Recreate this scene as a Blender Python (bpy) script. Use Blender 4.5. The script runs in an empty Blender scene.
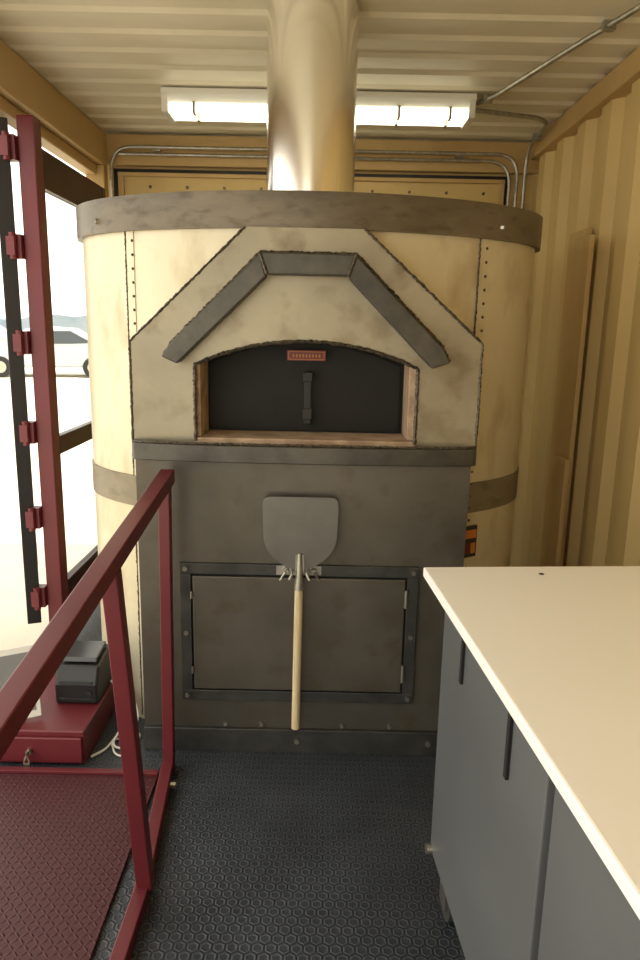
import bpy, bmesh, math, random
from mathutils import Vector, Matrix
random.seed(4)
D=bpy.data; C=bpy.context
scene=C.scene
scene.view_settings.view_transform='Standard'
scene.view_settings.look='None'
scene.view_settings.exposure=0.0

# ------------------------------------------------------------ materials
def lin(c):
    return tuple(((v/255)/12.92 if v/255<=.04045 else ((v/255+.055)/1.055)**2.4) for v in c)+(1,)
class NT:
    def __init__(s,name):
        s.m=D.materials.new(name); s.m.use_nodes=True
        s.t=s.m.node_tree; s.b=s.t.nodes['Principled BSDF']
    def n(s,typ,**k):
        x=s.t.nodes.new(typ)
        for a,v in k.items(): setattr(x,a,v)
        return x
    def l(s,a,b): s.t.links.new(a,b)
    def val(s,sock,v):
        if isinstance(v,(int,float)): sock.default_value=v
        else: s.l(v,sock)
    def math(s,op,a,b=0.0,c=None):
        x=s.n('ShaderNodeMath',operation=op)
        s.val(x.inputs[0],a); s.val(x.inputs[1],b)
        if c is not None: s.val(x.inputs[2],c)
        return x.outputs[0]
def mat(name,col,col2=None,rough=.6,metal=0.0,scale=4.0,stretch=(1,1,1),bump=0.0,bscale=60,detail=6,col3=None,lo=.35,hi=.65,s3=4.5):
    T=NT(name); b=T.b
    b.inputs['Roughness'].default_value=rough; b.inputs['Metallic'].default_value=metal
    if col2 is None and bump==0:
        b.inputs['Base Color'].default_value=lin(col); return T.m
    tc=T.n('ShaderNodeTexCoord'); mp=T.n('ShaderNodeMapping'); mp.inputs['Scale'].default_value=stretch
    T.l(tc.outputs['Object'],mp.inputs[0])
    if col2 is None: b.inputs['Base Color'].default_value=lin(col)
    else:
        nz=T.n('ShaderNodeTexNoise'); nz.inputs['Scale'].default_value=scale; nz.inputs['Detail'].default_value=detail; nz.inputs['Roughness'].default_value=.62
        T.l(mp.outputs[0],nz.inputs['Vector'])
        cr=T.n('ShaderNodeValToRGB'); e=cr.color_ramp.elements
        e[0].position=lo; e[1].position=hi; e[0].color=lin(col); e[1].color=lin(col2)
        T.l(nz.outputs['Fac'],cr.inputs[0]); out=cr.outputs[0]
        if col3 is not None:
            n2=T.n('ShaderNodeTexNoise'); n2.inputs['Scale'].default_value=scale*s3; n2.inputs['Detail'].default_value=8
            T.l(mp.outputs[0],n2.inputs['Vector'])
            c2=T.n('ShaderNodeValToRGB'); c2.color_ramp.elements[0].position=.52; c2.color_ramp.elements[1].position=.80
            T.l(n2.outputs['Fac'],c2.inputs[0])
            mx=T.n('ShaderNodeMix',data_type='RGBA'); T.l(c2.outputs[0],mx.inputs[0]); T.l(out,mx.inputs[6]); mx.inputs[7].default_value=lin(col3)
            out=mx.outputs[2]
        T.l(out,b.inputs['Base Color'])
        mr=T.n('ShaderNodeMapRange'); mr.inputs[3].default_value=max(rough-.1,0.02); mr.inputs[4].default_value=min(rough+.12,1)
        T.l(nz.outputs['Fac'],mr.inputs[0]); T.l(mr.outputs[0],b.inputs['Roughness'])
    if bump>0:
        nb=T.n('ShaderNodeTexNoise'); nb.inputs['Scale'].default_value=bscale; nb.inputs['Detail'].default_value=4
        T.l(mp.outputs[0],nb.inputs['Vector'])
        bp=T.n('ShaderNodeBump'); bp.inputs['Strength'].default_value=bump; bp.inputs['Distance'].default_value=.01
        T.l(nb.outputs['Fac'],bp.inputs['Height']); T.l(bp.outputs[0],b.inputs['Normal'])
    return T.m

def hex_mat(name):
    T=NT(name); b=T.b
    g=T.n('ShaderNodeTexCoord'); sp=T.n('ShaderNodeSeparateXYZ'); T.l(g.outputs['Object'],sp.inputs[0])
    S=1/.030
    x=T.math('MULTIPLY',sp.outputs[0],S); y=T.math('MULTIPLY',sp.outputs[1],S)
    q=math.sqrt(3)
    def cell(ox,oy):
        a=T.math('SUBTRACT',T.math('FLOORED_MODULO',T.math('ADD',x,ox+100),1.0),.5)
        c=T.math('SUBTRACT',T.math('FLOORED_MODULO',T.math('ADD',y,oy+100*q),q),q/2)
        a=T.math('ABSOLUTE',a); c=T.math('ABSOLUTE',c)
        return T.math('MAXIMUM',a,T.math('ADD',T.math('MULTIPLY',a,.5),T.math('MULTIPLY',c,q/2)))
    d=T.math('MINIMUM',cell(0,0),cell(.5,q/2))
    ring=T.n('ShaderNodeValToRGB'); r=ring.color_ramp; r.elements[0].position=.0; r.elements[0].color=(.3,.3,.3,1)
    r.elements[1].position=.5; r.elements[1].color=(0,0,0,1)
    for p,v in ((.22,.3),(.28,.55),(.34,.9),(.40,.8),(.45,.08)):
        e=r.elements.new(p); e.color=(v,v,v,1)
    T.l(d,ring.inputs[0])
    nz=T.n('ShaderNodeTexNoise'); nz.inputs['Scale'].default_value=5; nz.inputs['Detail'].default_value=8; T.l(g.outputs['Object'],nz.inputs['Vector'])
    cr=T.n('ShaderNodeValToRGB'); cr.color_ramp.elements[0].color=lin((38,43,50)); cr.color_ramp.elements[1].color=lin((74,81,90))
    T.l(ring.outputs[0],cr.inputs[0])
    c2=T.n('ShaderNodeValToRGB'); c2.color_ramp.elements[0].position=.3; c2.color_ramp.elements[0].color=(.7,.7,.7,1); c2.color_ramp.elements[1].position=.7; c2.color_ramp.elements[1].color=(1.2,1.17,1.12,1)
    T.l(nz.outputs['Fac'],c2.inputs[0])
    mx=T.n('ShaderNodeMix',data_type='RGBA',blend_type='MULTIPLY'); mx.inputs[0].default_value=1
    T.l(cr.outputs[0],mx.inputs[6]); T.l(c2.outputs[0],mx.inputs[7]); T.l(mx.outputs[2],b.inputs['Base Color'])
    bp=T.n('ShaderNodeBump'); bp.inputs['Strength'].default_value=.65; bp.inputs['Distance'].default_value=.003
    T.l(ring.outputs[0],bp.inputs['Height']); T.l(bp.outputs[0],b.inputs['Normal'])
    b.inputs['Roughness'].default_value=.42
    return T.m

def diamond_mat(name,col):
    T=NT(name); b=T.b
    g=T.n('ShaderNodeTexCoord'); sp=T.n('ShaderNodeSeparateXYZ'); T.l(g.outputs['Object'],sp.inputs[0])
    S=1/.017
    x=T.math('MULTIPLY',T.math('ADD',sp.outputs[0],20),S); y=T.math('MULTIPLY',T.math('ADD',sp.outputs[1],20),S)
    par=T.math('FLOORED_MODULO',T.math('ADD',T.math('FLOOR',x),T.math('FLOOR',y)),2.0)
    lx=T.math('SUBTRACT',T.math('FRACT',x),.5); ly=T.math('SUBTRACT',T.math('FRACT',y),.5)
    sg=T.math('SUBTRACT',T.math('MULTIPLY',par,2.0),1.0)
    ly=T.math('MULTIPLY',ly,sg)
    a=T.math('ADD',lx,ly); c=T.math('SUBTRACT',lx,ly)
    e=T.math('ADD',T.math('POWER',T.math('ABSOLUTE',T.math('DIVIDE',a,.75)),2.0),T.math('POWER',T.math('ABSOLUTE',T.math('DIVIDE',c,.26)),2.0))
    h=T.math('SUBTRACT',1.0,T.math('MINIMUM',e,1.0))
    bp=T.n('ShaderNodeBump'); bp.inputs['Strength'].default_value=.8; bp.inputs['Distance'].default_value=.003
    T.l(h,bp.inputs['Height']); T.l(bp.outputs[0],b.inputs['Normal'])
    b.inputs['Base Color'].default_value=lin(col); b.inputs['Roughness'].default_value=.55
    return T.m

M={}
M['rim']=mat('patina_steel',(88,81,70),(120,111,96),.38,.45,3,(1,1,2.5),.04,40,9,(74,64,52))
M['drum']=mat('warm_sheet_steel',(192,183,157),(216,208,184),.38,.35,1.6,(1,1,.5),.02,20,9,(172,156,124),s3=6)
M['face']=mat('hood_steel',(138,131,112),(164,156,135),.38,.42,2.3,(1,1,1),.03,25,10,(116,104,82),s3=5)
M['low']=mat('dark_steel',(84,81,74),(106,101,92),.36,.48,2.1,(1,1,1),.03,25,10,(86,76,62),s3=5)
M['band']=mat('drum_band_steel',(118,110,94),(138,129,109),.45,.4,3,(1,1,2),.03,30,8,(100,90,74))
M['bar']=mat('bar_steel',(68,67,63),(94,91,85),.42,.55,8,(1,1,1),.05,50)
M['weld']=mat('weld_bead',(42,38,34),(108,100,86),.45,.6,120)
M['frame']=mat('frame_steel',(58,59,58),(80,80,77),.42,.5,10,(1,1,1),.04,50)
M['bolt']=mat('zinc_bolt',(175,172,160),None,.3,.9)
M['chrome']=mat('flue_steel',(246,244,238),None,.2,1.0,bump=.05,bscale=3,stretch=(3,3,.5))
M['galv']=mat('galvanised_conduit',(150,148,138),(185,182,172),.35,.8,30)
M['black']=mat('black_paint',(11,10,10),(15,14,13),.65,.1,6)
M['leaf']=mat('black_leaf_paint',(22,20,20),(30,26,26),.5,.1,6)
M['blackp']=mat('black_plastic',(24,24,26),None,.4)
M['brick']=mat('fire_brick',(160,134,112),(200,176,150),.9,0,14,(1,1,1),.3,60,8)
M['red']=mat('red_paint',(98,32,40),(108,37,44),.38,.1,3)
M['reddk']=mat('maroon_paint',(44,14,19),(54,18,23),.4,.1,3)
M['plate']=diamond_mat('red_tread_plate',(66,10,21))
M['tag']=mat('red_tag',(100,10,12),None,.4)
M['gold']=mat('gold_trim',(150,95,52),None,.4,.6)
M['wall']=mat('yellow_container_paint',(200,174,116),(212,186,128),.55,0,2.5,(1,1,.4),.04,14)
M['beam']=mat('tan_container_paint',(184,154,102),(198,168,114),.5,0,2.5)
M['ceil']=mat('cream_ceiling_paint',(216,208,184),(228,220,198),.5,0,2.0,(1,1,1),.03,14)
M['board']=mat('tan_board',(188,158,104),(202,174,120),.6,0,6,(1,1,.2))
M['wood']=mat('peel_handle_wood',(204,184,144),(226,208,168),.5,0,12,(6,6,.6))
M['blade']=mat('peel_blade_steel',(104,103,99),(120,119,114),.38,.6,5)
M['top']=mat('cream_countertop',(252,251,247),(253,253,250),.36,0,2)
M['cab']=mat('grey_cabinet',(100,103,106),(110,113,115),.36,.25,2)
M['cabdk']=mat('cabinet_gap',(16,16,18),None,.6)
M['white']=mat('white_plastic',(225,224,218),None,.4)
M['screen']=mat('dark_screen',(60,62,64),None,.15)
M['tscr']=mat('tablet_glass',(128,130,132),None,.2)
M['ground']=mat('pale_concrete',(200,192,174),(216,208,191),.9,0,1.2,(1,1,1))
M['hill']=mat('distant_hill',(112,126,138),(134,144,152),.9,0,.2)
M['carp']=mat('car_paint',(165,168,171),None,.25,.1)
M['carg']=mat('car_glass',(60,66,72),None,.2)
M['tyre']=mat('tyre_rubber',(28,28,28),None,.8)
M['mat']=hex_mat('rubber_hex_mat')
M['orange']=mat('warning_orange',(200,120,60),None,.5)
M['rubber']=mat('caster_rubber',(60,60,58),None,.6)
def emis(name,col,st):
    T=NT(name); T.b.inputs['Base Color'].default_value=lin(col)
    T.b.inputs['Emission Color'].default_value=lin(col); T.b.inputs['Emission Strength'].default_value=st
    return T.m
M['tube']=emis('lit_fluorescent_tube',(255,248,218),4.5)
def glassm():
    T=NT('window_glass'); T.b.inputs['Transmission Weight'].default_value=1; T.b.inputs['Roughness'].default_value=0; T.b.inputs['IOR'].default_value=1.02
    T.b.inputs['Base Color'].default_value=(.95,.97,.95,1)
    return T.m
M['glass']=glassm()

# ------------------------------------------------------------ mesh helpers
def link(ob,parent=None):
    scene.collection.objects.link(ob)
    if parent is not None: ob.parent=parent
    return ob
def empty(name,loc=(0,0,0),rotz=0):
    e=D.objects.new(name,None); e.empty_display_size=.1; e.location=loc; e.rotation_euler=(0,0,rotz); scene.collection.objects.link(e); return e
def mk(name,bm,m,parent=None,smooth=False,bevel=0,seg=2):
    bmesh.ops.recalc_face_normals(bm,faces=bm.faces)
    me=D.meshes.new(name); bm.to_mesh(me); bm.free()
    if isinstance(m,str): m=[m]
    for k in m: me.materials.append(M[k])
    if smooth:
        for p in me.polygons: p.use_smooth=True
        try: me.set_sharp_from_angle(angle=math.radians(35))
        except Exception: pass
    ob=D.objects.new(name,me); link(ob,parent)
    if bevel>0:
        b=ob.modifiers.new('bevel','BEVEL'); b.width=bevel; b.segments=seg; b.limit_method='ANGLE'
    return ob
def addbox(bm,x0,x1,y0,y1,z0,z1,mi=0,mtx=None):
    vs=[bm.verts.new((x,y,z)) for x in (x0,x1) for y in (y0,y1) for z in (z0,z1)]
    if mtx is not None:
        for v in vs: v.co=mtx@v.co
    for f in ((0,1,3,2),(4,6,7,5),(0,4,5,1),(2,3,7,6),(0,2,6,4),(1,5,7,3)):
        fc=bm.faces.new([vs[i] for i in f]); fc.material_index=mi
def box(name,x0,x1,y0,y1,z0,z1,m,parent=None,bevel=0.003,mtx=None):
    bm=bmesh.new(); addbox(bm,x0,x1,y0,y1,z0,z1,0,mtx); return mk(name,bm,m,parent,bevel=bevel)
def addprism(bm,pts,a,b,axis='y',mi=0):
    def P(p,t):
        return (p[0],t,p[1]) if axis=='y' else ((p[0],p[1],t) if axis=='z' else (t,p[0],p[1]))
    A=[bm.verts.new(P(p,a)) for p in pts]; B=[bm.verts.new(P(p,b)) for p in pts]
    n=len(pts); fs=[bm.faces.new(A),bm.faces.new(B[::-1])]
    for i in range(n): bm.faces.new((A[i],B[i],B[(i+1)%n],A[(i+1)%n])).material_index=mi
    for f in fs: f.material_index=mi
def addcolumns(bm,cols,a,b,mi=0):
    rows=[]
    for x,zl,zh in cols:
        rows.append([bm.verts.new(p) for p in ((x,a,zl),(x,a,zh),(x,b,zh),(x,b,zl))])
    for i in range(len(rows)-1):
        p,q=rows[i],rows[i+1]
        for k in range(4):
            j=(k+1)%4
            vs=[p[k],q[k],q[j],p[j]]
            try: bm.faces.new(vs).material_index=mi
            except ValueError: pass
    bm.faces.new(rows[0]).material_index=mi; bm.faces.new(rows[-1][::-1]).material_index=mi
def prism(name,pts,a,b,m,parent=None,axis='y',bevel=0):
    bm=bmesh.new(); addprism(bm,pts,a,b,axis); return mk(name,bm,m,parent,bevel=bevel)
def addcyl(bm,p,q,r,seg=16,r2=None,mi=0,cap=True):
    p=Vector(p); q=Vector(q); d=(q-p); L=d.length
    ret=bmesh.ops.create_cone(bm,cap_ends=cap,segments=seg,radius1=r,radius2=r if r2 is None else r2,depth=L)
    mtx=Matrix.Translation((p+q)/2)@d.to_track_quat('Z','Y').to_matrix().to_4x4()
    bmesh.ops.transform(bm,matrix=mtx,verts=ret['verts'])
    for v in ret['verts']:
        for f in v.link_faces: f.material_index=mi
def cyl(name,p,q,r,m,parent=None,seg=24,r2=None):
    bm=bmesh.new(); addcyl(bm,p,q,r,seg,r2); return mk(name,bm,m,parent,smooth=True)
def smoothpath(pts,k=8,rad=.06):
    pts=[Vector(p) for p in pts]; out=[pts[0]]
    for i in range(1,len(pts)-1):
        a,b,c=pts[i-1],pts[i],pts[i+1]
        u=(a-b); w=(c-b); ra=min(rad,u.length*.45,w.length*.45)
        s=b+u.normalized()*ra; e=b+w.normalized()*ra
        for j in range(k+1):
            t=j/k; out.append(s*(1-t)**2+b*2*t*(1-t)+e*t*t)
    out.append(pts[-1]); return out
def addtube(bm,pts,r,seg=8,mi=0,closed=False,jit=0):
    pts=[Vector(p) for p in pts]; rings=[]; n=len(pts); up=None
    for i,p in enumerate(pts):
        d=(pts[min(i+1,n-1)]-pts[max(i-1,0)]).normalized()
        if up is None:
            up=Vector((0,0,1)) if abs(d.z)<.9 else Vector((1,0,0))
        s=d.cross(up).normalized(); up=s.cross(d).normalized()
        rr=r*(1+(random.random()-.5)*jit)
        rings.append([bm.verts.new(p+(s*math.cos(2*math.pi*j/seg)+up*math.sin(2*math.pi*j/seg))*rr) for j in range(seg)])
    for i in range(n-1):
        for j in range(seg):
            bm.faces.new((rings[i][j],rings[i][(j+1)%seg],rings[i+1][(j+1)%seg],rings[i+1][j])).material_index=mi
    bm.faces.new(rings[0]).material_index=mi; bm.faces.new(rings[-1][::-1]).material_index=mi
def tube(name,pts,r,m,parent=None,seg=10,rad=.06,jit=0,smoothp=True):
    bm=bmesh.new(); addtube(bm,smoothpath(pts,rad=rad) if smoothp else pts,r,seg,jit=jit); return mk(name,bm,m,parent,smooth=True)
def beam(bm,p,q,w,h,mi=0,up=(0,0,1)):
    p=Vector(p);q=Vector(q);d=(q-p);L=d.length;d.normalize();up=Vector(up)
    s=d.cross(up).normalized(); u=s.cross(d).normalized()
    mtx=Matrix((s,d,u)).transposed().to_4x4(); mtx.translation=(p+q)/2
    addbox(bm,-w/2,w/2,-L/2,L/2,-h/2,h/2,mi,mtx)
def resample(pts,step):
    out=[]
    for i in range(len(pts)-1):
        a=Vector(pts[i]);b=Vector(pts[i+1]);n=max(1,int((b-a).length/step))
        for j in range(n): out.append(a.lerp(b,j/n))
    out.append(Vector(pts[-1])); return out
def weld(name,pts,parent,r=.0055):
    q=resample(pts,.006)
    q=[p+Vector(((random.random()-.5)*.002,0,(random.random()-.5)*.002)) for p in q]
    return tube(name,q,r,'weld',parent,seg=6,jit=.6,smoothp=False)

# ------------------------------------------------------------ room shell
XL,XR,YB,YF,ZC=-1.23,1.15,4.06,-1.2,2.39
box('floor',XL,XR,YF,YB,-.12,0,'mat',bevel=0)
def corr(n0,n1,pitch,depth,w0=.36,tr=.14):
    pts=[];x=n0
    while x<n1:
        pts+= [(x,0),(x+pitch*w0,0),(x+pitch*(w0+tr),depth),(x+pitch*(1-tr),depth)]; x+=pitch
    pts=[p for p in pts if p[0]<n1]; pts.append((n1,0)); return pts
bm=bmesh.new()
c=corr(YF,YB,.17,.010,.30,.12)
A=[bm.verts.new((XL,p[0],ZC+p[1])) for p in c]; B=[bm.verts.new((XR,p[0],ZC+p[1])) for p in c]
for i in range(len(c)-1): bm.faces.new((A[i],B[i],B[i+1],A[i+1]))
addbox(bm,XL,XR,YF,YB,ZC+.05,ZC+.08)
mk('ceiling',bm,'ceil')
bm=bmesh.new()
c=corr(YF,YB,.28,.036)
A=[bm.verts.new((XR+p[1]-.036,p[0],0)) for p in c]; B=[bm.verts.new((XR+p[1]-.036,p[0],ZC)) for p in c]
for i in range(len(c)-1): bm.faces.new((A[i],B[i],B[i+1],A[i+1]))
addbox(bm,XR+.03,XR+.06,YF,YB,0,ZC+.05)
mk('wall_right',bm,'wall')
bm=bmesh.new()
addbox(bm,XL,XR,YB,YB+.05,0,ZC+.05)
mk('wall_back',bm,'wall')
# unseen partial wall added behind the camera to block frontal light
bm=bmesh.new()
addbox(bm,.10,XR+.05,YF-.05,YF,0,ZC+.05)
for z in (.3,.9,1.5,2.1): addbox(bm,.14,XR,YF,YF+.03,z,z+.12)
mk('front_light_blocker',bm,'wall')
b=empty('door_1'); 
box('leaf_panel',-1.12,.96,YB-.03,YB-.001,.05,2.2,'wall',b,.004)
bm=bmesh.new()
for z in (2.03,1.1,.15): addbox(bm,-1.10,.94,YB-.045,YB-.03,z,z+.03)
for x in (-1.12,.93): addbox(bm,x,x+.03,YB-.045,YB-.03,.05,2.2)
addbox(bm,-1.12,.96,YB-.05,YB-.03,2.18,2.2)
mk('leaf_ribs',bm,'beam',b,bevel=.003)
bm=bmesh.new()
addbox(bm,-1.15,-1.125,YB-.02,YB-.001,.03,2.215); addbox(bm,.965,.985,YB-.02,YB-.001,.03,2.215); addbox(bm,-1.15,.985,YB-.02,YB-.001,2.205,2.222)
mk('door_gasket',bm,'leaf',b)
bm=bmesh.new()
for x in [-.95+i*.2 for i in range(10)]:
    for z in (2.13,): addcyl(bm,(x,YB-.04,z),(x,YB-.03,z),.008,8)
mk('rivets',bm,'rim',b)
box('trim_1',XL,XR,YB-.05,YB-.001,2.235,ZC-.002,'beam',bevel=.006)
bm=bmesh.new(); addbox(bm,XL-.05,XL+.06,YF,YB-.05,2.22,ZC-.002); addbox(bm,XL-.05,XL+.02,YF,YB-.05,2.17,2.22)
mk('trim_2',bm,'beam',bevel=.006)
bm=bmesh.new(); addbox(bm,XR-.07,XR+.02,YF,YB-.05,2.30,ZC-.002)
mk('trim_3',bm,'beam',bevel=.006)
box('trim_4',XL-.04,XL+.06,YB-.12,YB-.052,0,2.22,'beam',bevel=.006)

# ------------------------------------------------------------ outdoors
bm=bmesh.new(); addbox(bm,-60,40,-30,90,-.45,-.25); gnd=mk('ground',bm,'ground')
bm=bmesh.new(); cols=[]
x=-60
while x<40: cols.append((x,-.3,3.4+1.4*math.sin(x*.07)+.8*math.sin(x*.23+1)+.4*math.sin(x*.7))); x+=2
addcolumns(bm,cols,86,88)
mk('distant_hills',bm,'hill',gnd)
def car(name,loc,rot):
    e=empty(name,loc,rot)
    bm=bmesh.new(); addcolumns(bm,[(-2.12,.40,.78),(-2.0,.34,.92),(-1.2,.32,1.02),(-.55,.32,1.48),(.1,.32,1.54),(.75,.32,1.50),(1.45,.32,1.08),(2.0,.34,.98),(2.14,.42,.72)],-.85,.85)
    mk('car_body',bm,'carp',e,bevel=.05)
    bm=bmesh.new(); addcolumns(bm,[(-1.05,1.02,1.06),(-.52,1.02,1.40),(.72,1.04,1.42),(1.3,1.07,1.10)],-.86,.86)
    mk('car_windows',bm,'carg',e)
    bm=bmesh.new()
    for x in (-1.35,1.35):
        for y in (-.78,.78):
            addcyl(bm,(x,y-.11,.32),(x,y+.11,.32),.32,24); addcyl(bm,(x,y-.12,.32),(x,y+.12,.32),.18,16,mi=1)
    mk('car_wheels',bm,['tyre','bolt'],e,smooth=True)
car('parked_car',(-8.6,22.5,-.25),math.radians(12))
car('parked_car.001',(-16.5,34,-.25),math.radians(-8))

# ------------------------------------------------------------ pizza oven
oven=empty('pizza_oven',(0,0,0))
OX,OY,AX,BF,BB=-.056,2.65,.803,.49,.80
def ov(th,da=0):
    s_,c_=math.sin(th),math.cos(th)
    b_=(BF if c_>0 else BB)+da
    return (OX+(AX+da)*s_, OY-b_*c_)
def ring(bm,da,z0,z1,thick=.0,N=160,skip=None,zs=None,mi=0):
    zs=zs or [z0,z1]
    V=[[bm.verts.new((*ov(2*math.pi*i/N,da),z)) for i in range(N)] for z in zs]
    for k in range(len(zs)-1):
        for i in range(N):
            j=(i+1)%N
            f=(V[k][i],V[k][j],V[k+1][j],V[k+1][i])
            if skip and any(skip(v.co) for v in f): continue
            bm.faces.new(f).material_index=mi
    return V
bm=bmesh.new()
zs=[0,.3,.6,.9,1.0]+[1.02+.02*i for i in range(22)]+[1.5,1.6,1.70]
V=ring(bm,0,0,0,zs=zs,skip=lambda p:p.y<2.5 and -.43<p.x<.33 and 1.01<p.z<1.40)
mk('drum_shell',bm,'drum',oven,smooth=True)
bm=bmesh.new()
V=ring(bm,.018,1.684,1.787); W=ring(bm,-.01,1.684,1.787)
N=160
for i in range(N):
    j=(i+1)%N
    bm.faces.new((V[0][i],V[0][j],W[0][j],W[0][i])); bm.faces.new((V[1][i],V[1][j],W[1][j],W[1][i]))
bm.faces.new([bm.verts.new((*ov(2*math.pi*i/N,-.005),1.765)) for i in range(N)])
mk('rim_band',bm,'rim',oven,smooth=True)
bm=bmesh.new()
for a in (-55,48):
    x,y=ov(math.radians(a),.018); n=(Vector((x,y,0))-Vector((OX,OY,0))).normalized()
    p=Vector((x,y,1.72)); addcyl(bm,p-n*.005,p+n*.007,.009,6)
mk('rim_bolts',bm,'bolt',oven)
def partial(bm,da,z0,z1,a0,a1,mi=0):
    n=max(2,int(abs(a1-a0)/2)); pv=None
    for i in range(n+1):
        th=math.radians(a0+(a1-a0)*i/n); x,y=ov(th,da)
        cur=(bm.verts.new((x,y,z0)),bm.verts.new((x,y,z1)))
        xi,yi=ov(th,0.0); ins=(bm.verts.new((xi,yi,z0)),bm.verts.new((xi,yi,z1)))
        if pv:
            p,pi=pv
            for q in ((p[0],cur[0],cur[1],p[1]),(p[0],cur[0],ins[0],pi[0]),(p[1],cur[1],ins[1],pi[1])): bm.faces.new(q).material_index=mi
        else: bm.faces.new((cur[0],cur[1],ins[1],ins[0])).material_index=mi
        pv=(cur,ins)
    p,pi=pv; bm.faces.new((p[0],p[1],pi[1],pi[0])).material_index=mi
bm=bmesh.new()
partial(bm,.005,.80,.905,36,324)
mk('drum_band',bm,'band',oven,smooth=True)
bm=bmesh.new(); bm2=bmesh.new()
for a in (-43.5,43.5,-100,100):
    partial(bm,.003,.02,1.684,a-1.3,a+1.3)
    for k in range(40):
        z=.06+k*.042
        x,y=ov(math.radians(a+.9),.003); p=Vector((x,y,z)); n=(Vector((x,y,0))-Vector((OX,OY,0))).normalized()
        addcyl(bm2,p-n*.003,p+n*.003,.0044,8)
mk('seam_straps',bm,'drum',oven,smooth=True); mk('seam_rivets',bm2,'weld',oven)
for nm,a in (('drum_weld_left',-45),('drum_weld_right',42)):
    x,y=ov(math.radians(a),.003); weld(nm,[(x,y,.02),(x,y,.80)],oven,.0028); weld(nm+'_upper',[(x,y,.905),(x,y,1.684)],oven,.0028)

FY=2.118
def arch(x0,x1,zs_,zt,n=24):
    cx=(x0+x1)/2; hw=(x1-x0)/2; h=zt-zs_; R=(hw*hw+h*h)/(2*h); cz=zt-R; a=math.asin(hw/R)
    return [(cx+R*math.sin(-a+2*a*i/n),cz+R*math.cos(-a+2*a*i/n)) for i in range(n+1)]
ar=arch(-.382,.286,1.288,1.362)
def zout(x):
    P_=[(-.575,1.352),(-.230,1.682),(.114,1.682),(.474,1.365)]
    for i in range(3):
        a,b_=P_[i],P_[i+1]
        if a[0]-1e-6<=x<=b_[0]+1e-6: return a[1]+(b_[1]-a[1])*(x-a[0])/(b_[0]-a[0])
bm=bmesh.new()
addcolumns(bm,[(-.575,1.04,1.352),(-.382,1.04,zout(-.382))],FY,2.285)
xs=sorted(set([p[0] for p in ar]+[-.230,.114]))
def zar(x):
    for i in range(len(ar)-1):
        if ar[i][0]-1e-6<=x<=ar[i+1][0]+1e-6:
            return ar[i][1]+(ar[i+1][1]-ar[i][1])*(x-ar[i][0])/(ar[i+1][0]-ar[i][0])
addcolumns(bm,[(x,zar(x),zout(x)) for x in xs],FY,2.285)
addcolumns(bm,[(.286,1.04,zout(.286)),(.474,1.04,1.365)],FY,2.285)
mk('hood_face',bm,'face',oven)
box('mouth_hearth',-.382,.286,FY-.005,2.55,1.03,1.068,'brick',oven,.003)
bm=bmesh.new()
addbox(bm,-.384,-.368,FY+.012,2.285,1.068,1.292); addbox(bm,.264,.288,FY+.022,2.285,1.068,1.292)
mk('mouth_jambs',bm,'brick',oven,bevel=.003)
box('mouth_back',-.42,.33,2.286,2.30,1.03,1.42,'black',oven,0)
ai=arch(-.362,.25,1.285,1.352)
bm=bmesh.new(); addcolumns(bm,[(p[0],1.074,p[1]) for p in ai],2.272,2.284)
mk('oven_door',bm,'black',oven)
bm=bmesh.new(); beam(bm,(-.045,2.235,1.10),(-.045,2.235,1.265),.022,.012,up=(0,-1,0)); beam(bm,(-.045,2.228,1.115),(-.045,2.228,1.15),.03,.012,up=(0,-1,0)); beam(bm,(-.045,2.228,1.235),(-.045,2.228,1.265),.03,.012,up=(0,-1,0))
for z in (1.11,1.255): addcyl(bm,(-.045,2.272,z),(-.045,2.235,z),.012,12)
mk('door_handle',bm,'leaf',oven,bevel=.002)
bm=bmesh.new(); addbox(bm,-.112,.010,2.240,2.250,1.300,1.332); addbox(bm,-.108,.006,2.2385,2.2399,1.303,1.329,1); addbox(bm,-.1055,.0035,2.2365,2.2379,1.3055,1.3265,0)
for k in range(9): addbox(bm,-.094+k*.0102,-.089+k*.0102,2.2355,2.2364,1.311,1.320,1)
addbox(bm,-.07,-.05,2.25,2.272,1.305,1.322)
mk('name_badge',bm,['tag','gold'],oven)
n=16; sh=[(.476,2.16)]
sh+= [(-.05+.526*math.cos(math.pi*i/n)*1.0, 2.105-.045*math.sin(math.pi*i/n)**.8) for i in range(n+1)]
sh+= [(-.579,2.16)]
prism('shelf_lip',sh,1.0,1.052,'bar',oven,axis='z',bevel=.003)
prism('lower_panel',[(-.572,0),(-.572,1.0),(.466,1.0),(.458,0)],2.127,2.285,'low',oven)
bm=bmesh.new()
def bar2(bm,quad,y0,y1): addprism(bm,quad,y0,y1)
bar2(bm,[(-.445,1.348),(-.470,1.312),(-.425,1.292),(-.166,1.542),(-.183,1.606)],2.062,FY)
bar2(bm,[(-.183,1.608),(-.160,1.548),(.068,1.548),(.088,1.606)],2.062,FY)
bar2(bm,[(.090,1.604),(.070,1.542),(.322,1.292),(.372,1.310),(.350,1.350)],2.062,FY)
mk('hood_bars',bm,'bar',oven,bevel=.004)
yw=2.060
weld('weld_bar_top',[(-.470,FY-.002,1.318),(-.447,FY-.002,1.352),(-.185,FY-.002,1.612),(.092,FY-.002,1.611),(.353,FY-.002,1.355),(.376,FY-.002,1.312)],oven,.007)
weld('weld_joint_left',[(-.184,yw,1.606),(-.163,yw,1.548)],oven)
weld('weld_joint_right',[(.089,yw,1.604),(.069,yw,1.546)],oven)
weld('weld_outline',[(-.575,FY,1.05),(-.575,FY,1.352),(-.230,FY,1.682)],oven,.004)
weld('weld_outline_right',[(.114,FY,1.682),(.474,FY,1.365),(.474,FY,1.05)],oven,.0045)
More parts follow.
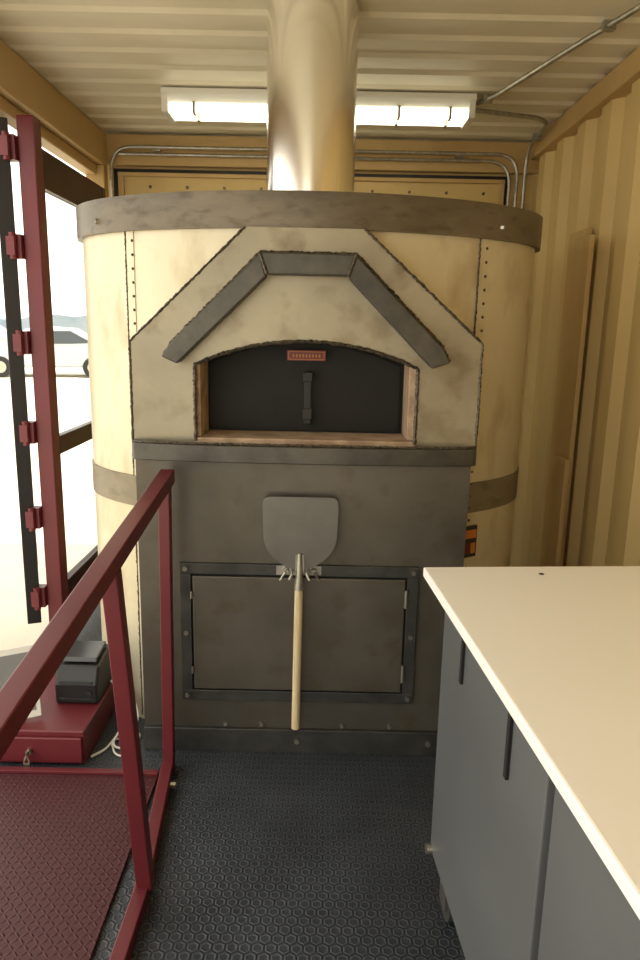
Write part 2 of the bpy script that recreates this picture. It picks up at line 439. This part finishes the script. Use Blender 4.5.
weld('weld_arch',[(-.382,FY-.002,1.06)]+[(p[0],FY-.002,p[1]) for p in ar]+[(.286,FY-.002,1.06)],oven,.006)
weld('weld_shelf',[(-.57,2.112,1.054)]+[(-.05-.52*math.cos(math.pi*i/12),2.100-.03*math.sin(math.pi*i/12),1.055) for i in range(1,12)]+[(.47,2.112,1.054)],oven,.005)
box('base_strip',-.572,.458,2.112,2.127,0,.085,'frame',oven,.002)
bm=bmesh.new()
for x in [-.30,-.18,-.06,.09,.25]: addcyl(bm,(x,2.119,.097),(x,2.127,.097),.007,6)
for x in [-.06,.38,-.5]: addcyl(bm,(x,2.104,.045),(x,2.112,.045),.009,6)
mk('base_bolts',bm,'bolt',oven)
bm=bmesh.new()
X0,X1,Z0,Z1=-.442,.322,.188,.664; w=.036
for q in ((X0,X1,Z1-w,Z1),(X0,X1,Z0,Z0+w),(X0,X0+w,Z0+w,Z1-w),(X1-w,X1,Z0+w,Z1-w)): addbox(bm,q[0],q[1],2.115,2.127,q[2],q[3])
mk('access_frame',bm,'frame',oven,bevel=.002)
box('access_gap',X0+w,X1-w,2.1255,2.1275,Z0+w,Z1-w,'black',oven,0)
box('access_door',X0+w+.006,X1-w-.006,2.112,2.1265,Z0+w+.006,Z1-w-.006,'low',oven,.003)
bm=bmesh.new()
for x in (X0+.018,X1-.018):
    for z in (Z0+.018,(Z0+Z1)/2,Z1-.018): addcyl(bm,(x,2.108,z),(x,2.115,z),.008,6)
for z in (.30,.56): 
    addcyl(bm,(X1-w-.003,2.107,z-.03),(X1-w-.003,2.107,z+.03),.006,10)
for z in (.30,.56): addcyl(bm,(X0+w+.003,2.107,z-.012),(X0+w+.003,2.107,z+.012),.004,10)
mk('access_hardware',bm,'bolt',oven,smooth=True)
bm=bmesh.new(); addcyl(bm,(-.052,2.47,1.76),(-.052,2.47,2.385),.145,96,cap=False); 
mk('flue_pipe',bm,'chrome',oven,smooth=True)
bm=bmesh.new(); addcyl(bm,(-.052,2.47,1.765),(-.052,2.47,1.79),.155,64)
mk('flue_collar',bm,'bar',oven,smooth=True)
th=math.radians(44.5); lx,ly=ov(th,.010); nx=Vector(((AX)*math.sin(th)*(BF/AX),-(BF)*math.cos(th)*(AX/BF)*1.0,0)).normalized()
mt=Matrix.Translation((lx,ly,.70))@Matrix.Rotation(math.atan2(nx.x,-nx.y),4,'Z')
bm=bmesh.new(); addbox(bm,-.03,.03,-.003,.006,-.055,.055,0,mt); addbox(bm,-.026,.026,-.004,-.0028,.012,.042,1,mt); addbox(bm,-.024,.0,-.004,-.0028,-.042,-.005,2,mt); addbox(bm,.004,.024,-.004,-.0028,-.042,-.005,1,mt)
mk('warning_label',bm,['blackp','orange','tag','white'],oven)

# ------------------------------------------------------------ pizza peel
peel=empty('pizza_peel')
PX=-.058
def rc(pts,rads):
    out=[]
    n=len(pts)
    for i,p in enumerate(pts):
        a=Vector(pts[i-1]);b=Vector(p);c_=Vector(pts[(i+1)%n]);r=rads[i]
        if r==0: out.append(tuple(b)); continue
        s=b+(a-b).normalized()*r; e=b+(c_-b).normalized()*r
        for j in range(7):
            t=j/6; q=s*(1-t)**2+b*2*t*(1-t)+e*t*t; out.append((q.x,q.y))
    return out
bl=rc([(PX-.118,.893),(PX+.118,.893),(PX+.113,.72),(PX+.022,.65),(PX-.022,.65),(PX-.113,.72)],[.028,.028,.05,.012,.012,.05])
prism('peel_blade',bl,2.088,2.091,'blade',peel)
bm=bmesh.new(); addcyl(bm,(PX,2.083,.715),(PX-.001,2.083,.595),.007,16,.015); addbox(bm,PX-.014,PX+.014,2.083,2.088,.65,.71)
for z in (.67,.69): addcyl(bm,(PX,2.078,z),(PX,2.083,z),.005,8)
mk('peel_socket',bm,'galv',peel,smooth=True)
cyl('peel_handle',(PX-.001,2.083,.615),(PX-.006,2.083,.112),.0135,'wood',peel)
bm=bmesh.new(); addbox(bm,PX-.075,PX+.068,2.1145,2.1265,.632,.662)
for sx in (-1,1):
    x=PX+sx*.026
    addtube(bm,smoothpath([(x+sx*.02,2.113,.65),(x+sx*.005,2.10,.665),(x-sx*.004,2.072,.65),(x+sx*.006,2.066,.632)],rad=.02),.0045,8)
    addcyl(bm,(PX+sx*.045,2.100,.648),(PX+sx*.045,2.1145,.648),.009,12); addcyl(bm,(PX+sx*.045,2.095,.648),(PX+sx*.062,2.095,.620),.004,8)
mk('spring_clip',bm,'galv',oven,smooth=True)

# ------------------------------------------------------------ counter
ct=empty('prep_counter',(.245,1.555,0),math.radians(4.5))
box('countertop',0,.80,-1.9,0,.838,.862,'top',ct,.004)
cyl('countertop_hole',(.262,-.055,.8615),(.262,-.055,.8632),.006,'blackp',ct)
box('carcass',.055,.72,-1.84,-.08,.17,.83,'cab',ct,.003)
box('under_top_frame',.045,.74,-1.86,-.06,.812,.836,'cab',ct,.002)
bm=bmesh.new()
for (a,b_) in ((-.675,-.085),(-1.35,-.70),(-1.84,-1.375)): addbox(bm,.034,.054,a,b_,.175,.805)
mk('cabinet_doors',bm,'cab',ct,bevel=.003)
bm=bmesh.new()
addbox(bm,.050,.056,-.699,-.676,.175,.83); addbox(bm,.05,.056,-1.374,-1.351,.175,.83)
for y,z in ((-.53,.68),(-.25,.70),(-1.15,.70)): addbox(bm,.028,.0335,y-.006,y+.006,z,.806)
mk('door_gaps_and_pulls',bm,'cabdk',ct)
bm=bmesh.new()
for (x,y) in ((.085,-.12),(.68,-.12),(.085,-1.78),(.68,-1.78)):
    addcyl(bm,(x,y,.17),(x,y,.135),.025,16); addbox(bm,x-.022,x-.016,y-.02,y+.03,.04,.135); addbox(bm,x+.016,x+.022,y-.02,y+.03,.04,.135)
    addcyl(bm,(x-.014,y+.01,.045),(x+.014,y+.01,.045),.045,20,mi=1)
addcyl(bm,(.020,-.10,.185),(.034,-.10,.185),.012,12)
mk('casters',bm,['bolt','rubber'],ct,smooth=True)

# ------------------------------------------------------------ red railing
rl=empty('steel_railing')
bm=bmesh.new()
beam(bm,(-.458,2.06,.958),(-.447,.20,.762),.042,.042)
beam(bm,(-.468,2.015,0.0),(-.458,2.015,.940),.034,.034,up=(0,1,0))
beam(bm,(-.414,1.495,.03),(-.450,1.44,.878),.038,.038,up=(0,1,0))
beam(bm,(-.43,.45,.03),(-.448,.45,.775),.040,.040,up=(0,1,0))
beam(bm,(-.468,2.0,.022),(-.42,1.46,.022),.036,.040)
beam(bm,(-.42,1.46,.022),(-.43,.40,.022),.036,.044)
mk('rail_frame',bm,'red',rl,bevel=.003)
bm=bmesh.new()
for y in (1.6,1.9): addcyl(bm,(-.44,y,.022),(-.422,y,.022),.010,6)
mk('rail_bolts',bm,'bolt',rl)

# ------------------------------------------------------------ tread plate landing
lp=empty('tread_plate_landing')
box('tread_plate',-1.22,-.492,-.3,1.975,.001,.012,'plate',lp,.001)
box('edge_angle',-1.22,-.492,1.955,1.975,.0125,.022,'red',lp,.001)

# ------------------------------------------------------------ cash drawer, printer, tablet
cd=empty('cash_drawer')
box('drawer_case',-1.10,-.742,2.025,2.40,.001,.118,'red',cd,.004)
box('drawer_front',-1.094,-.748,2.012,2.024,.012,.100,'red',cd,.003)
bm=bmesh.new(); addcyl(bm,(-.915,2.000,.055),(-.915,2.012,.055),.010,16)
mk('lock',bm,'bolt',cd,smooth=True)
bm=bmesh.new(); addbox(bm,-.9165,-.9135,1.984,2.000,.048,.062); addtube(bm,smoothpath([(-.915,1.988,.055),(-.905,1.985,.03),(-.915,1.984,.008),(-.925,1.985,.03),(-.915,1.988,.055)],rad=.01),.0025,6)
addbox(bm,-.925,-.905,1.981,1.984,.004,.03)
mk('key',bm,'bolt',cd)
pr=empty('receipt_printer')
bm=bmesh.new(); addprism(bm,[(2.19,.119),(2.19,.19),(2.22,.245),(2.37,.262),(2.37,.119)],-.895,-.748,'x')
mk('printer_body',bm,'blackp',pr,bevel=.008)
bm=bmesh.new(); addbox(bm,-.877,-.766,2.184,2.189,.195,.203); addbox(bm,-.877,-.766,2.183,2.1895,.14,.144,1); addbox(bm,-.784,-.769,2.183,2.1895,.16,.17,1)
mk('printer_slot',bm,['screen','frame'],pr)
bm=bmesh.new(); 
addprism(bm,[(2.235,.2525),(2.24,.268),(2.35,.280),(2.352,.2645)],-.882,-.761,'x')
mk('printer_lid',bm,'screen',pr,bevel=.003)
tb=empty('tablet_on_stand')
A_=Vector((-.905,2.10,.128)); u=Vector((-.13,-.07,0)).normalized(); v=Vector((-.07,.09,.20)); v=(v-u*v.dot(u)).normalized(); nn=u.cross(v).normalized()
if nn.y>0: nn=-nn
mt=Matrix((u,v,nn)).transposed().to_4x4(); mt.translation=A_
box('tablet_case',0,.17,0,.235,-.005,.005,'white',tb,.003,mt)
box('tablet_screen',.016,.154,.022,.213,.005,.0065,'tscr',tb,0,mt)
bm=bmesh.new(); p=A_+u*.085+v*.12; beam(bm,p-nn*.007,(p.x-.01,p.y+.07,.128),.05,.008); addcyl(bm,(p.x-.01,p.y+.05,.1215),(p.x-.01,p.y+.05,.129),.04,24)
mk('tablet_stand',bm,'white',tb)
bm=bmesh.new()
addtube(bm,smoothpath([(-.735,2.30,.15),(-.69,2.26,.14),(-.66,2.2,.05),(-.69,2.12,.006),(-.62,2.10,.006),(-.60,2.2,.006),(-.68,2.22,.006),(-.70,2.10,.006),(-.735,2.06,.006)],rad=.04),.004,8)
addtube(bm,smoothpath([(-.735,2.34,.10),(-.66,2.3,.10),(-.62,2.24,.04),(-.64,2.17,.006),(-.70,2.16,.006),(-.66,2.07,.006),(-.60,2.06,.006)],rad=.04),.0035,8)
mk('power_cable',bm,'white',None,smooth=True)

# ------------------------------------------------------------ folding glazed door on the left
fd=empty('door_2')
box('hinge_post',-1.183,-1.117,2.88,2.955,0,2.17,'red',fd,.004)
bm=bmesh.new()
for q in ((2.957,3.01),(3.78,3.83)): addbox(bm,-1.175,-1.135,q[0],q[1],.10,2.08)
for z in ((.10,.26),(.84,.92),(1.93,2.08)): addbox(bm,-1.174,-1.136,3.01,3.78,z[0],z[1])
mk('glazed_frame',bm,'reddk',fd,bevel=.003)
box('glass_pane',-1.158,-1.152,3.01,3.78,.26,1.93,'glass',fd,0)
ang=math.atan2(.415,1.0)
mt=Matrix.Translation((-1.228,2.84,0))@Matrix.Rotation(ang,4,'Z')
bm=bmesh.new(); 
addbox(bm,-.028,.028,0,.06,.12,2.15,0,mt); addbox(bm,-.025,.025,.80,.86,.12,2.14,0,mt)
for z in (.12,1.1,2.06): addbox(bm,-.024,.024,.06,.80,z,z+.08,0,mt)
mk('open_leaf_frame',bm,'leaf',fd,bevel=.003)
box('open_leaf_glass',-.004,.004,.06,.80,.2,2.06,'glass',fd,0,mt)
bm=bmesh.new()
for z in (2.05,1.69,1.32,.955,.59,.235):
    addbox(bm,-1.225,-1.184,2.855,2.90,z-.045,z+.045); addcyl(bm,(-1.212,2.845,z-.05),(-1.212,2.845,z+.05),.014,12)
    addbox(bm,-1.232,-1.20,2.830,2.838,z-.035,z+.035)
mk('hinges',bm,'red',fd,smooth=True)

# ------------------------------------------------------------ ceiling light
lf=empty('fluorescent_light_fixture')
bm=bmesh.new(); addprism(bm,[(3.24,2.385),(3.24,2.365),(3.27,2.335),(3.41,2.335),(3.44,2.365),(3.44,2.385)],-.71,.63,'x')
mk('fixture_body',bm,'white',lf,bevel=.002)
bm=bmesh.new()
for y in (3.285,3.395): addcyl(bm,(-.682,y,2.315),(.602,y,2.315),.019,16)
mk('tubes',bm,'tube',lf,smooth=True)
bm=bmesh.new()
for x in (-.71,.602): addbox(bm,x,x+.028,3.25,3.43,2.292,2.36)
mk('end_caps',bm,'white',lf,bevel=.004)
bm=bmesh.new()
for x in (-.58,-.24,.30,.52):
    for y in (3.285,3.395): addbox(bm,x,x+.012,y-.023,y+.023,2.291,2.34)
mk('tube_clips',bm,'galv',lf,bevel=.003)

# ------------------------------------------------------------ conduits
def conduit(paths,r,clips):
    bm=bmesh.new()
    for p in paths: addtube(bm,smoothpath(p,rad=.12),r,10)
    for p in clips: addbox(bm,p[0]-.02,p[0]+.02,p[1]-.012,p[1]+.012,p[2]-.013,p[2]+.015)
    mk('electrical_conduit',bm,'galv',None,smooth=True)
conduit([[(.645,3.30,2.365),(.70,3.22,2.368),(.84,2.72,2.372),(1.02,2.1,2.372),(1.02,-.5,2.372)]],.010,[(.68,3.255,2.368),(.9,2.52,2.372)])
conduit([[(.645,3.38,2.36),(1.03,3.5,2.36),(1.05,3.96,2.34),(1.05,3.98,1.2)]],.010,[(1.04,3.75,2.348)])
conduit([[(-1.14,3.965,1.2),(-1.14,3.965,2.315),(1.01,3.965,2.315),(1.01,3.99,1.2)],[(-1.11,3.99,2.285),(.975,3.985,2.285),(.975,3.995,1.2)]],.009,[(-.9,3.98,2.31),(-.1,3.98,2.31),(.7,3.98,2.31)])

# ------------------------------------------------------------ boards leaning on right wall
bp=empty('wall_boards')
box('board_1',1.055,1.075,2.93,3.10,.02,1.79,'board',bp,.003)
box('board_2',1.080,1.105,3.05,3.26,.02,1.83,'board',bp,.003)
box('board_3',1.03,1.052,2.90,3.04,.02,.88,'board',bp,.003)

# ------------------------------------------------------------ light
w=D.worlds.new('sky'); scene.world=w; w.use_nodes=True; nt=w.node_tree
bg=nt.nodes['Background']; bg.inputs[0].default_value=lin((255,249,235)); bg.inputs[1].default_value=2.55
sun=D.lights.new('sun','SUN'); sun.energy=6.0; sun.color=(1,.95,.86); sun.angle=math.radians(3)
so=D.objects.new('sun',sun); so.rotation_euler=(math.radians(18),math.radians(35),0); link(so)

# ------------------------------------------------------------ camera
cam=D.cameras.new('camera'); co=D.objects.new('camera',cam); link(co)
cam.sensor_fit='VERTICAL'; cam.sensor_height=36; cam.lens=700/960*36; cam.clip_start=.02; cam.clip_end=300
t=math.radians(12.2); r=math.radians(1.2)
R=Matrix.Rotation(math.radians(90)-t,4,'X')@Matrix.Rotation(r,4,'Z')
co.matrix_world=Matrix.Translation((0,0,1.4))@R
scene.camera=co
